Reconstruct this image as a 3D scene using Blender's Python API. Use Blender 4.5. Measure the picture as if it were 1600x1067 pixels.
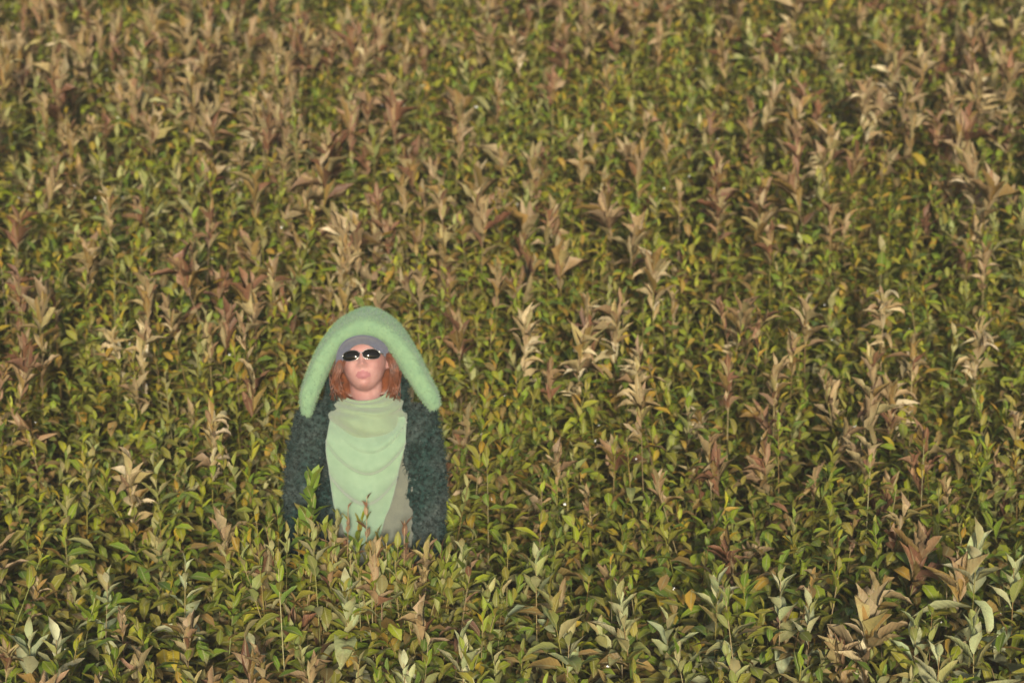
import bpy, bmesh, math, random
import numpy as np
from mathutils import Vector, Matrix

for o in list(bpy.data.objects):
    bpy.data.objects.remove(o)
scene = bpy.context.scene
R = math.radians
random.seed(11)
rng = np.random.default_rng(11)

# ------------------------------------------------------------------ camera
CAM_Z, PITCH, FPX = 3.35, R(11.8), 4000.0          # FPX: focal length in 1600-px picture units
cam_d = bpy.data.cameras.new('camera')
cam = bpy.data.objects.new('camera', cam_d)
scene.collection.objects.link(cam)
cam.location = (0, 0, CAM_Z)
cam.rotation_euler = (R(90) - PITCH, 0, 0)
cam_d.sensor_width = 36
cam_d.lens = 36 * FPX / 1600
cam_d.clip_end = 2000
cam_d.dof.use_dof = True
cam_d.dof.focus_distance = 7.7
cam_d.dof.aperture_fstop = 3.0
scene.camera = cam
scene.render.resolution_x, scene.render.resolution_y = 1024, 682

# ------------------------------------------------------------------ sky and sun (night, lit hard from beside the camera)
SUN_EL, SUN_AZ = R(13.6), R(2.5)                      # a little above and to the right of the camera
world = bpy.data.worlds.new('World')
scene.world = world
world.use_nodes = True
wn = world.node_tree
sky = wn.nodes.new('ShaderNodeTexSky')
sky.sky_type = 'NISHITA'
sky.sun_disc = False
sky.sun_elevation = SUN_EL
sky.sun_rotation = math.pi - SUN_AZ
wn.links.new(sky.outputs[0], wn.nodes['Background'].inputs[0])
wn.nodes['Background'].inputs[1].default_value = 0.11
sun_d = bpy.data.lights.new('sun', 'SUN')
sun_d.energy = 4.6
sun_d.angle = R(5)
sun_d.color = (1.0, 0.925, 0.76)
sun = bpy.data.objects.new('sun', sun_d)
scene.collection.objects.link(sun)
sv = Vector((math.sin(SUN_AZ) * math.cos(SUN_EL), -math.cos(SUN_AZ) * math.cos(SUN_EL), math.sin(SUN_EL)))
sun.rotation_euler = sv.to_track_quat('Z', 'Y').to_euler()
sun.location = (4, -6, 9)
scene.view_settings.view_transform = 'Standard'
scene.view_settings.look = 'None'
scene.view_settings.exposure = 0.40
scene.view_settings.gamma = 1.0
scene.render.engine = 'CYCLES'

# ------------------------------------------------------------------ helpers
COL = scene.collection
SP, CP = math.sin(PITCH), math.cos(PITCH)


def at(px, v, Y):
    """picture position (1600x1067 units) at world depth Y -> world point"""
    a, b = (px - 800) / FPX, -(v - 533.5) / FPX
    d = (a, CP + b * SP, -SP + b * CP)
    t = Y / d[1]
    return Vector((d[0] * t, Y, CAM_Z + d[2] * t))


def project(p):
    x, y, z = p[0], p[1], p[2] - CAM_Z
    dep = y * CP - z * SP
    up = y * SP + z * CP
    return 800 + FPX * x / dep, 533.5 - FPX * up / dep


YP = 8.33
SLOPE = 0.25


def ground(x, y):
    yy = y - YP
    if y > 16:                                           # the slope levels off behind
        z = SLOPE * (16 - YP) + 0.9 * (1 - math.exp(-(y - 16) * SLOPE / 0.9))
    elif y < 1:
        z = SLOPE * (1 - YP) - 2.0 * (1 - math.exp((y - 1) * SLOPE / 2.0))
    else:
        z = SLOPE * yy
    return z + 0.035 * math.sin(1.3 * x + 0.4) * math.cos(0.9 * y + 0.2 * x) - 0.013


def link(name, me, mat=None, parent=None):
    o = bpy.data.objects.new(name, me)
    COL.objects.link(o)
    if mat is not None and me is not None:
        me.materials.append(mat)
    if parent is not None:
        o.parent = parent
    return o


def tag(o, label=None, cat=None, group=None, kind=None):
    if label: o['label'] = label
    if cat: o['category'] = cat
    if group: o['group'] = group
    if kind: o['kind'] = kind
    return o


def mesh_np(name, verts, quads=None, tris=None, smooth=True, cols=None, lc=None):
    """fast mesh from numpy arrays"""
    me = bpy.data.meshes.new(name)
    verts = np.asarray(verts, dtype=np.float32)
    nq = 0 if quads is None else len(quads)
    nt = 0 if tris is None else len(tris)
    me.vertices.add(len(verts))
    me.vertices.foreach_set('co', verts.ravel())
    loops = np.concatenate(([np.asarray(quads, dtype=np.int32).ravel()] if nq else []) +
                           ([np.asarray(tris, dtype=np.int32).ravel()] if nt else []))
    me.loops.add(len(loops))
    me.loops.foreach_set('vertex_index', loops)
    me.polygons.add(nq + nt)
    starts = np.concatenate((np.arange(nq) * 4, nq * 4 + np.arange(nt) * 3)).astype(np.int32)
    me.polygons.foreach_set('loop_start', starts)
    me.polygons.foreach_set('use_smooth', np.full(nq + nt, smooth))
    if cols is not None:
        a = me.attributes.new('col', 'FLOAT_COLOR', 'POINT')
        a.data.foreach_set('color', np.asarray(cols, dtype=np.float32).ravel())
    if lc is not None:
        a = me.attributes.new('lc', 'FLOAT_VECTOR', 'POINT')
        a.data.foreach_set('vector', np.asarray(lc, dtype=np.float32).ravel())
    me.update(calc_edges=True)
    me.validate()
    return me


class NT:
    def __init__(self, name):
        self.m = bpy.data.materials.new(name)
        self.m.use_nodes = True
        self.t = self.m.node_tree
        self.b = self.t.nodes['Principled BSDF']

    def n(self, typ, **kw):
        nd = self.t.nodes.new(typ)
        for k, v in kw.items():
            setattr(nd, k, v)
        return nd

    def l(self, a, b):
        self.t.links.new(a, b)

    def mix(self, fac, a, b, mode='MIX'):
        nd = self.n('ShaderNodeMix', data_type='RGBA', blend_type=mode)
        for sock, val in ((nd.inputs[0], fac), (nd.inputs[6], a), (nd.inputs[7], b)):
            if hasattr(val, 'links'):
                self.l(val, sock)
            elif isinstance(val, tuple):
                sock.default_value = val + ((1,) if len(val) == 3 else ())
            else:
                sock.default_value = val
        return nd.outputs[2]

    def noise(self, scale, detail=4, coords=None, rough=0.55):
        nd = self.n('ShaderNodeTexNoise')
        nd.inputs['Scale'].default_value = scale
        nd.inputs['Detail'].default_value = detail
        nd.inputs['Roughness'].default_value = rough
        if coords is not None:
            self.l(coords, nd.inputs['Vector'])
        return nd.outputs['Fac']

    def ramp(self, fac, p0, p1, c0=0.0, c1=1.0):
        nd = self.n('ShaderNodeMapRange')
        nd.inputs[1].default_value, nd.inputs[2].default_value = p0, p1
        nd.inputs[3].default_value, nd.inputs[4].default_value = c0, c1
        self.l(fac, nd.inputs[0])
        return nd.outputs[0]

    def bump(self, h, strength=0.4, dist=0.01):
        nd = self.n('ShaderNodeBump')
        nd.inputs['Strength'].default_value = strength
        nd.inputs['Distance'].default_value = dist
        self.l(h, nd.inputs['Height'])
        self.l(nd.outputs[0], self.b.inputs['Normal'])

    def geo(self):
        return self.n('ShaderNodeNewGeometry').outputs['Position']


def leaf_material(name, from_object):
    k = NT(name)
    if from_object:
        base = k.n('ShaderNodeObjectInfo').outputs['Color']
    else:
        base = k.n('ShaderNodeAttribute', attribute_name='col').outputs['Color']
    lc = k.n('ShaderNodeAttribute', attribute_name='lc').outputs['Vector']
    sep = k.n('ShaderNodeSeparateXYZ')
    k.l(lc, sep.inputs[0])
    pos = k.geo()
    ac = k.n('ShaderNodeMath', operation='ABSOLUTE')
    k.l(sep.outputs[1], ac.inputs[0])
    rib = k.ramp(ac.outputs[0], 0.05, 0.14, 1.0, 0.0)
    # side veins
    vs = k.n('ShaderNodeMath', operation='MULTIPLY_ADD')
    k.l(ac.outputs[0], vs.inputs[0]); vs.inputs[1].default_value = -0.22
    k.l(sep.outputs[0], vs.inputs[2])
    vm = k.n('ShaderNodeMath', operation='MULTIPLY')
    k.l(vs.outputs[0], vm.inputs[0]); vm.inputs[1].default_value = 62.0
    vsn = k.n('ShaderNodeMath', operation='SINE')
    k.l(vm.outputs[0], vsn.inputs[0])
    n1 = k.noise(38, 4, pos)
    n2 = k.noise(170, 3, pos)
    c = k.mix(k.ramp(n1, 0.4, 0.75, 0.0, 0.3), base, (0.115, 0.075, 0.026))      # brown mottling
    c = k.mix(k.ramp(n2, 0.62, 0.72, 0.0, 0.55), c, (0.05, 0.032, 0.014))          # dark specks
    edge = k.n('ShaderNodeMath', operation='MULTIPLY')
    k.l(k.ramp(sep.outputs[0], 0.62, 1.0, 0.0, 1.0), edge.inputs[0])
    k.l(k.ramp(n1, 0.42, 0.6, 0.0, 0.8), edge.inputs[1])
    c = k.mix(edge.outputs[0], c, (0.16, 0.085, 0.035))                            # browned tips
    c = k.mix(k.ramp(vsn.outputs[0], 0.55, 1.0, 0.0, 0.16), c, (0.30, 0.30, 0.11))
    ribf = k.n('ShaderNodeMath', operation='MULTIPLY')
    k.l(rib, ribf.inputs[0]); ribf.inputs[1].default_value = 0.55
    c = k.mix(ribf.outputs[0], c, (0.33, 0.31, 0.16))
    k.l(c, k.b.inputs['Base Color'])
    k.b.inputs['Roughness'].default_value = 0.50
    k.b.inputs['Specular IOR Level'].default_value = 0.28
    tr = k.n('ShaderNodeBsdfTranslucent')
    k.l(c, tr.inputs['Color'])
    ms = k.n('ShaderNodeMixShader')
    ms.inputs[0].default_value = 0.16
    k.l(k.b.outputs[0], ms.inputs[1]); k.l(tr.outputs[0], ms.inputs[2])
    k.l(ms.outputs[0], k.t.nodes['Material Output'].inputs['Surface'])
    hb = k.n('ShaderNodeMath', operation='MULTIPLY_ADD')
    k.l(vsn.outputs[0], hb.inputs[0]); hb.inputs[1].default_value = 0.4
    k.l(n2, hb.inputs[2])
    k.bump(hb.outputs[0], 0.35, 0.002)
    return k.m


M_LEAF_O = leaf_material('leaf', True)
M_LEAF_S = leaf_material('leaf_mass', False)


def plain(name, col, rough=0.6, spec=0.3, var=None, scale=60, bump=None, metal=0.0, sheen=0.0):
    k = NT(name)
    if var:
        c = k.mix(k.ramp(k.noise(scale, 5, k.geo()), 0.3, 0.7), col, var)
        k.l(c, k.b.inputs['Base Color'])
    else:
        k.b.inputs['Base Color'].default_value = col + (1,)
    k.b.inputs['Roughness'].default_value = rough
    k.b.inputs['Specular IOR Level'].default_value = spec
    k.b.inputs['Metallic'].default_value = metal
    if sheen:
        k.b.inputs['Sheen Weight'].default_value = sheen
        k.b.inputs['Sheen Roughness'].default_value = 0.6
    if bump:
        k.bump(k.noise(bump[0], 5, k.geo()), bump[1], bump[2])
    return k.m


# ------------------------------------------------------------------ ground
gx = np.unique(np.concatenate((np.linspace(-150, -8, 30), np.linspace(-8, 8, 49), np.linspace(8, 150, 30))))
gy = np.unique(np.concatenate((np.linspace(-60, 2, 25), np.linspace(2, 24, 67), np.linspace(24, 400, 50))))
gv = np.array([(x, y, ground(x, y)) for y in gy for x in gx])
nx, ny = len(gx), len(gy)
gi = (np.arange(ny - 1)[:, None] * nx + np.arange(nx - 1)[None, :]).ravel()
gq = np.stack((gi, gi + 1, gi + 1 + nx, gi + nx), 1)
kg = NT('soil')
pos = kg.geo()
cg = kg.mix(kg.ramp(kg.noise(3.0, 6, pos), 0.35, 0.65), (0.055, 0.040, 0.018), (0.038, 0.045, 0.014))
cg = kg.mix(kg.ramp(kg.noise(26, 4, pos), 0.55, 0.68, 0, 0.8), cg, (0.11, 0.075, 0.032))
kg.l(cg, kg.b.inputs['Base Color'])
kg.b.inputs['Roughness'].default_value = 0.95
kg.bump(kg.noise(20, 6, pos), 0.8, 0.05)
g = link('ground', mesh_np('ground', gv, gq), kg.m)
tag(g, 'dark earth of the sloping field under the plants', kind='structure')

# ------------------------------------------------------------------ leaf shapes
def leaf_shape(droop, fold, wav, widest=0.42, twist=0.0, seed=0, serr=0.06, NS=6):
    """unit leaf: length 1 along x, width 1 across y; returns verts (18,3) and lc"""
    r = np.random.default_rng(seed)
    vs, lc = [], []
    x = z = 0.0
    ph = r.uniform(0, 6.28)
    for i in range(NS):
        s = i / (NS - 1)
        th = -droop * (s ** 1.15)
        if i:
            x += math.cos(th) / (NS - 1)
            z += math.sin(th) / (NS - 1)
        if s < widest:
            w = 0.10 + 0.90 * math.sin(0.5 * math.pi * s / widest) ** 1.05
        else:
            w = max(0.02, math.cos(0.5 * math.pi * (s - widest) / (1 - widest)) ** 0.85)
        w *= 0.5
        tw = twist * s
        for sd in (-1, 0, 1):
            ww = w * (1 + serr * r.uniform(-1, 1)) if sd else 0
            yy = sd * ww
            zz = (fold * abs(yy) + (wav * math.sin(ph + sd * 1.1 + s * 9.0) * w if sd else 0)) * 0.34
            y2 = yy * math.cos(tw) - zz * math.sin(tw)
            z2 = yy * 0.34 * math.sin(tw) + zz * math.cos(tw)
            # z of the leaf is scaled with its length, hence the 0.34
            vs.append((x - math.sin(th) * z2, y2, z + math.cos(th) * z2))
            lc.append((s, sd, 0))
    q = [(i * 3 + j, i * 3 + j + 3, i * 3 + j + 4, i * 3 + j + 1) for i in range(NS - 1) for j in (0, 1)]
    return np.array(vs), np.array(lc), np.array(q)


SHAPES = []
for i, d in enumerate((0.05, 0.25, 0.5, 0.8, 1.15, 1.5)):          # 0..5 fresh lance leaves, more and more drooping
    SHAPES.append(leaf_shape(d, 0.55, 0.22, 0.40, 0.15 * (-1) ** i, i))
for i, d in enumerate((-0.35, 0.1, 0.45, 1.0)):                     # 6..9 withered, curled and folded
    SHAPES.append(leaf_shape(d, 1.1, 0.55, 0.44, 0.25 * (-1) ** i, 20 + i, 0.14))
for i, d in enumerate((0.2, 0.6, 1.0)):                             # 10..12 broad low leaves
    SHAPES.append(leaf_shape(d, 0.3, 0.3, 0.46, 0.1, 40 + i, 0.10))
for i, d in enumerate((0.4, 1.0, 1.7)):                             # 13..15 curling seed pods
    SHAPES.append(leaf_shape(d, 0.9, 0.4, 0.4, 0.4, 60 + i, 0.15))
for i, d in enumerate((0.15, 0.45)):                                # 16,17 upright top leaves
    SHAPES.append(leaf_shape(d, 0.8, 0.3, 0.38, 0.2, 80 + i))
NFULL = len(SHAPES)
for i, d in enumerate((0.05, 0.25, 0.5, 0.8, 1.15, 1.5)):           # the same, simpler, for the far mass
    SHAPES.append(leaf_shape(d, 0.55, 0.22, 0.40, 0.15 * (-1) ** i, i, NS=4))
for i, d in enumerate((-0.35, 0.1, 0.45, 1.0)):
    SHAPES.append(leaf_shape(d, 1.1, 0.55, 0.44, 0.25 * (-1) ** i, 20 + i, 0.14, NS=5))
for i, d in enumerate((0.2, 0.6, 1.0)):
    SHAPES.append(leaf_shape(d, 0.3, 0.3, 0.46, 0.1, 40 + i, 0.10, NS=4))
for i, d in enumerate((0.4, 1.0, 1.7)):
    SHAPES.append(leaf_shape(d, 0.9, 0.4, 0.4, 0.4, 60 + i, 0.15, NS=6))
for i, d in enumerate((0.15, 0.45)):
    SHAPES.append(leaf_shape(d, 0.8, 0.3, 0.38, 0.2, 80 + i, NS=4))
LEAF_ME = []
for v, lc, q in SHAPES[:NFULL]:
    me = mesh_np('leaf', v, q, lc=lc)
    me.materials.append(M_LEAF_O)
    LEAF_ME.append(me)

# leaf colours (own base colours; pale and shoot also lightened for flash falloff)
C = dict(
    green=[(0.160, 0.22, 0.010), (0.105, 0.170, 0.012), (0.19, 0.225, 0.014), (0.165, 0.180, 0.020), (0.085, 0.140, 0.014)],
    pale=[(0.29, 0.29, 0.105), (0.235, 0.26, 0.08), (0.32, 0.295, 0.13), (0.205, 0.23, 0.062), (0.28, 0.24, 0.10)],
    tan=[(0.28, 0.19, 0.098), (0.33, 0.24, 0.135), (0.235, 0.148, 0.080), (0.30, 0.225, 0.115), (0.215, 0.165, 0.078)],
    red=[(0.150, 0.062, 0.036), (0.205, 0.095, 0.056), (0.118, 0.050, 0.030), (0.26, 0.15, 0.088)],
    yellow=[(0.36, 0.255, 0.017), (0.275, 0.275, 0.013), (0.34, 0.20, 0.024), (0.215, 0.26, 0.012), (0.245, 0.265, 0.012)],
    brown=[(0.185, 0.112, 0.036), (0.235, 0.145, 0.046), (0.14, 0.092, 0.026), (0.26, 0.165, 0.05)],
    fluff=[(0.45, 0.36, 0.21), (0.52, 0.43, 0.27), (0.38, 0.28, 0.14)],
    straw=[(0.34, 0.27, 0.12), (0.27, 0.22, 0.08)],
    olive=[(0.205, 0.195, 0.022), (0.22, 0.19, 0.030), (0.165, 0.165, 0.020)],
)


def pick(r, name):
    c = C[name][r.randrange(len(C[name]))]
    k = r.uniform(0.82, 1.2)
    return (c[0] * k * r.uniform(0.94, 1.06), c[1] * k, c[2] * k * r.uniform(0.9, 1.1))


def wpick(r, table):
    t = r.random() * sum(w for _, w in table)
    for n, w in table:
        t -= w
        if t <= 0:
            return n
    return table[-1][0]


TOP = dict(green=[('green', 6), ('olive', 3), ('yellow', 0.7)],
           bright=[('bright', 1)],
           pale=[('pale', 7), ('olive', 1.0), ('green', 1)],
           shoot=[('shoot', 7), ('pale', 1.5)],
           tan=[('tan', 7), ('brown', 2), ('red', 1.0), ('straw', 1)],
           red=[('red', 6), ('brown', 2), ('tan', 2)],
           yellow=[('yellow', 5), ('olive', 2), ('green', 2)],
           russet=[('red', 5), ('olive', 2)],
           fluff=[('tan', 5), ('straw', 2), ('brown', 1)])
LOW = dict(green=[('green', 5), ('olive', 5), ('yellow', 1.2), ('brown', 1.2)],
           bright=[('green', 1)],
           pale=[('pale', 4), ('green', 2), ('olive', 3), ('brown', 1.6)],
           shoot=[('shoot', 4), ('pale', 3), ('olive', 1.0)],
           tan=[('olive', 4), ('brown', 3), ('green', 2), ('yellow', 1.2), ('tan', 1.2)],
           red=[('olive', 4), ('brown', 2), ('green', 2), ('yellow', 1), ('red', 1)],
           yellow=[('yellow', 4), ('olive', 4), ('green', 3)],
           russet=[('olive', 3), ('green', 2), ('red', 2)],
           fluff=[('olive', 4), ('green', 3), ('brown', 2), ('yellow', 1)])
C['shoot'] = [(0.37, 0.40, 0.21), (0.33, 0.375, 0.185), (0.41, 0.405, 0.23), (0.34, 0.35, 0.175)]  # pale grey-green, lightened further as if nearer the flash
C['bright'] = [(0.11, 0.19, 0.018), (0.13, 0.205, 0.022), (0.085, 0.15, 0.016)]


def axes(az, el, roll):
    ca, sa, ce, se = math.cos(az), math.sin(az), math.cos(el), math.sin(el)
    X = np.array((ce * ca, ce * sa, se))
    Y = np.array((-sa, ca, 0.0))
    Z = np.cross(X, Y)
    cr, sr = math.cos(roll), math.sin(roll)
    return X, Y * cr + Z * sr, Z * cr - Y * sr


def recipe(kind, H, r, big=1.0, nmul=1.0, bend=1.0):
    """one plant in its own frame: stem polyline [(p, radius)], stem colour, leaves [(shape, loc, L, W, X, Y, Z, colour)]"""
    bx, by = r.gauss(0, 0.055) * bend, r.gauss(0, 0.055) * bend
    kx, ky = r.uniform(-1, 1) * 0.035 * bend, r.uniform(-1, 1) * 0.035 * bend

    def sp(f):
        return np.array((bx * f * f + kx * math.sin(3.1 * f), by * f * f + ky * math.sin(3.1 * f), H * f))
    stem = [(sp(f), 0.0034 * (1 - 0.62 * f)) for f in (0, 0.3, 0.55, 0.75, 0.9, 1.0)]
    scol = pick(r, wpick(r, [('brown', 2), ('tan', 2), ('olive', 2), ('straw', 2)] if kind not in ('green', 'pale', 'bright')
                         else [('olive', 3), ('pale', 2), ('straw', 1.5), ('brown', 1)]))
    leaves = []
    dry = kind in ('tan', 'red', 'fluff')
    Lm = r.uniform(0.074, 0.106) * big
    Lb = Lm * (0.80 if dry else 1.0)
    n = int(r.uniform(24, 31) * nmul)
    az = r.uniform(0, 6.28)
    topc = 0.90                       # where the dry top starts
    nd = r.randint(8, 12) if dry else (9 if kind == 'bright' else 0)        # leaves gathered in the upright head
    tiers = [(0.955, 0.045)] if r.random() < 0.6 else [(0.965, 0.03), (0.90, 0.03)]
    for i in range(nd):
        f0, sp_ = tiers[i % len(tiers)]
        f = f0 + sp_ * r.uniform(-1, 1)
        az += 2.4 + r.uniform(-0.5, 0.5)
        el = R(r.uniform(35, 75) if kind == 'bright' else r.uniform(52, 84)) if r.random() < 0.85 else R(r.uniform(5, 45))
        L = Lm * r.uniform(0.7, 1.15) * (0.9 if kind == 'bright' else 1.0)
        W = L * (r.uniform(0.38, 0.5) if kind == 'bright' else r.uniform(0.18, 0.27))
        sh = r.choice((16, 17, 0, 1)) if kind == 'bright' else r.choice((6, 6, 7, 7, 8, 16, 17, 9))
        X, Y, Z = axes(az, el, r.uniform(-0.6, 0.6))
        leaves.append((sh, sp(min(f, 1.0)) + X * 0.003, L, W, X, Y, Z, pick(r, wpick(r, TOP[kind]))))
    if nd: n = int(n * 0.85)
    for i in range(n):
        f = 0.42 + 0.58 * (i + r.uniform(0, 0.8)) / n
        az += 2.4 + r.uniform(-0.35, 0.35)
        top = max(0.0, (f - 0.80) / 0.20)
        isdry = dry and f > topc
        if isdry:
            el = R(r.uniform(55, 86) if r.random() < 0.87 else r.uniform(10, 50))
            L = Lm * r.uniform(0.6, 1.02)
            W = L * r.uniform(0.18, 0.27)
            sh = r.choice((6, 6, 6, 7, 7, 8, 9, 16)) if r.random() < 0.85 else r.choice((16, 17))
            col = pick(r, wpick(r, TOP[kind]))
            roll = r.uniform(-0.8, 0.8)
        elif f > 0.86:
            el = R(28 + 48 * top + r.uniform(-14, 14))
            L = Lm * (1.0 - 0.5 * top) * r.uniform(0.8, 1.1)
            W = L * r.uniform(0.30, 0.42)
            sh = r.choice((16, 17, 16, 0, 1))
            col = pick(r, wpick(r, TOP[kind]))
            roll = r.uniform(-0.35, 0.35)
        else:
            el = R(8 + r.uniform(-22, 28))
            L = Lb * r.uniform(0.75, 1.12)
            W = L * r.uniform(0.30, 0.42)
            sh = r.choice((1, 2, 3, 3, 4, 4, 5))
            tb = TOP if f > 0.66 and not dry and r.random() < 0.75 else LOW
            col = pick(r, wpick(r, tb[kind]))
            if r.random() < 0.06:
                sh = r.choice((8, 9)); col = pick(r, 'brown')
            roll = r.uniform(-0.5, 0.5)
        X, Y, Z = axes(az, el, roll)
        leaves.append((sh, sp(f) + X * 0.004, L, W, X, Y, Z, col))
    if kind == 'fluff':
        lean = r.uniform(0, 6.28)
        for i in range(int(15 * nmul)):
            f = r.uniform(0.80, 1.0)
            a = lean + r.uniform(-1.1, 1.1)
            X, Y, Z = axes(a, R(r.uniform(15, 85)), r.uniform(-1.2, 1.2))
            L = r.uniform(0.07, 0.125)
            leaves.append((r.choice((13, 13, 14, 15)), sp(f), L, L * r.uniform(0.12, 0.24), X, Y, Z, pick(r, 'fluff')))
    return stem, scol, leaves


STEM_ME = {}


def tube_np(path, nside=5):
    """path [(p, radius)] -> verts, quads"""
    vs, qs = [], []
    for i, (p, rad) in enumerate(path):
        for j in range(nside):
            a = 2 * math.pi * j / nside
            vs.append((p[0] + rad * math.cos(a), p[1] + rad * math.sin(a), p[2]))
            if i:
                b = (i - 1) * nside
                qs.append((b + j, b + (j + 1) % nside, b + nside + (j + 1) % nside, b + nside + j))
    return np.array(vs), np.array(qs)


M_STEM = plain('stem_skin', (0.2, 0.15, 0.07))
_k = NT('stem')
_oc = _k.n('ShaderNodeObjectInfo').outputs['Color']
_k.l(_k.mix(_k.ramp(_k.noise(60, 3, _k.geo()), 0.35, 0.7, 0, 0.5), _oc, (0.12, 0.06, 0.035)), _k.b.inputs['Base Color'])
_k.b.inputs['Roughness'].default_value = 0.55
M_STEM = _k.m


def build_plant(name, kind, base, H, rz, tilt, r, big=1.0, nmul=1.0, bend=1.0):
    stem, scol, leaves = recipe(kind, H, r, big, nmul, bend)
    root = bpy.data.objects.new(name, None)
    root.empty_display_size = 0.05
    COL.objects.link(root)
    root.location = base
    root.rotation_euler = (tilt[0], tilt[1], rz)
    v, q = tube_np(stem)
    s = link('stem', mesh_np('stem', v, q), M_STEM, root)
    s.color = scol + (1,)
    for (sh, loc, L, W, X, Y, Z, col) in leaves:
        o = bpy.data.objects.new('leaf', LEAF_ME[sh])
        COL.objects.link(o)
        o.parent = root
        m = Matrix(((X[0] * L, Y[0] * W, Z[0] * L, loc[0]), (X[1] * L, Y[1] * W, Z[1] * L, loc[1]),
                    (X[2] * L, Y[2] * W, Z[2] * L, loc[2]), (0, 0, 0, 1)))
        o.matrix_basis = m
        o.color = col + (1,)
    return root


class Mass:
    """collects many leaves and stems into one mesh"""
    def __init__(self):
        self.g = {i: [] for i in range(len(SHAPES))}
        self.sv, self.sq, self.sc, self.ns = [], [], [], 0

    def leaf(self, sh, loc, L, W, X, Y, Z, col):
        self.g[sh].append(np.concatenate((loc, X * L, Y * W, Z * L, col)))

    def plant(self, kind, base, H, rz, tilt, r, big=1.0, nmul=1.0):
        stem, scol, leaves = recipe(kind, H, r, big, nmul)
        M = np.array((Matrix.Rotation(rz, 3, 'Z') @ Matrix.Rotation(tilt[1], 3, 'Y') @ Matrix.Rotation(tilt[0], 3, 'X')))
        b = np.array(base)
        for (sh, loc, L, W, X, Y, Z, col) in leaves:
            self.leaf(sh + NFULL if b[1] > 8.6 else sh, M @ loc + b, L, W, M @ X, M @ Y, M @ Z, col)
        self.stem([(M @ p + b, rad) for p, rad in stem], scol, 4)

    def stem(self, path, col, nside=4):
        v, q = tube_np(path, nside)
        self.sv.append(v); self.sq.append(q + self.ns); self.sc.append(np.tile(col + (1,), (len(v), 1)))
        self.ns += len(v)

    def build(self, name, label):
        V, Q, CO, LC = list(self.sv), list(self.sq), list(self.sc), [np.tile((0.3, 0.5, 0), (len(v), 1)) for v in self.sv]
        n = self.ns
        for sh, rows in self.g.items():
            if not rows:
                continue
            a = np.array(rows)
            T, lc, lq = SHAPES[sh]
            P = (a[:, None, 0:3] + T[None, :, 0:1] * a[:, None, 3:6] + T[None, :, 1:2] * a[:, None, 6:9] + T[None, :, 2:3] * a[:, None, 9:12])
            k, m = P.shape[:2]
            V.append(P.reshape(-1, 3))
            Q.append((lq[None] + (np.arange(k) * m)[:, None, None]).reshape(-1, 4) + n)
            CO.append(np.concatenate((np.repeat(a[:, 12:15], m, 0), np.ones((k * m, 1))), 1))
            LC.append(np.tile(lc, (k, 1)))
            n += k * m
        me = mesh_np(name, np.concatenate(V), np.concatenate(Q), cols=np.concatenate(CO), lc=np.concatenate(LC))
        o = link(name, me, M_LEAF_S)
        return tag(o, label, kind='stuff')


# ------------------------------------------------------------------ the field of plants
def solve_base(px, v, H):
    """ground point of a plant H tall whose top shows at (px, v)"""
    lo, hi = 5.0, 22.0
    for _ in range(40):
        y = (lo + hi) / 2
        p = at(px, v, y)
        if p.z > ground(p.x, y) + H: lo = y
        else: hi = y
    p = at(px, v, lo)
    return Vector((p.x, lo, ground(p.x, lo)))


LOOK = dict(shoot='large pale grey-green shoot', russet='small red-leaved sprig', green='green leafy stalk', pale='pale grey-green leafy stalk', tan='withered tan-topped stalk', red='dark red-topped stalk',
            yellow='yellowing leafy stalk', fluff='withered stalk with curling pale seed pods', bright='bright green leafy sprig')
NAME = dict(shoot='leafy_shoot', russet='reddish_sprig', green='leafy_stalk', pale='leafy_stalk', tan='withered_stalk', red='reddish_stalk', yellow='yellowing_stalk',
            fluff='seeding_stalk', bright='leafy_sprig')
GROUP = dict(shoot='large pale shoots in the near rows', russet='red-leaved sprigs before the person', green='green stalks of the field', pale='pale green stalks of the field', tan='withered stalks of the field',
             red='red-topped stalks of the field', yellow='yellowing stalks of the field', fluff='seeding stalks of the field',
             bright='green sprigs of the field')

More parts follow.
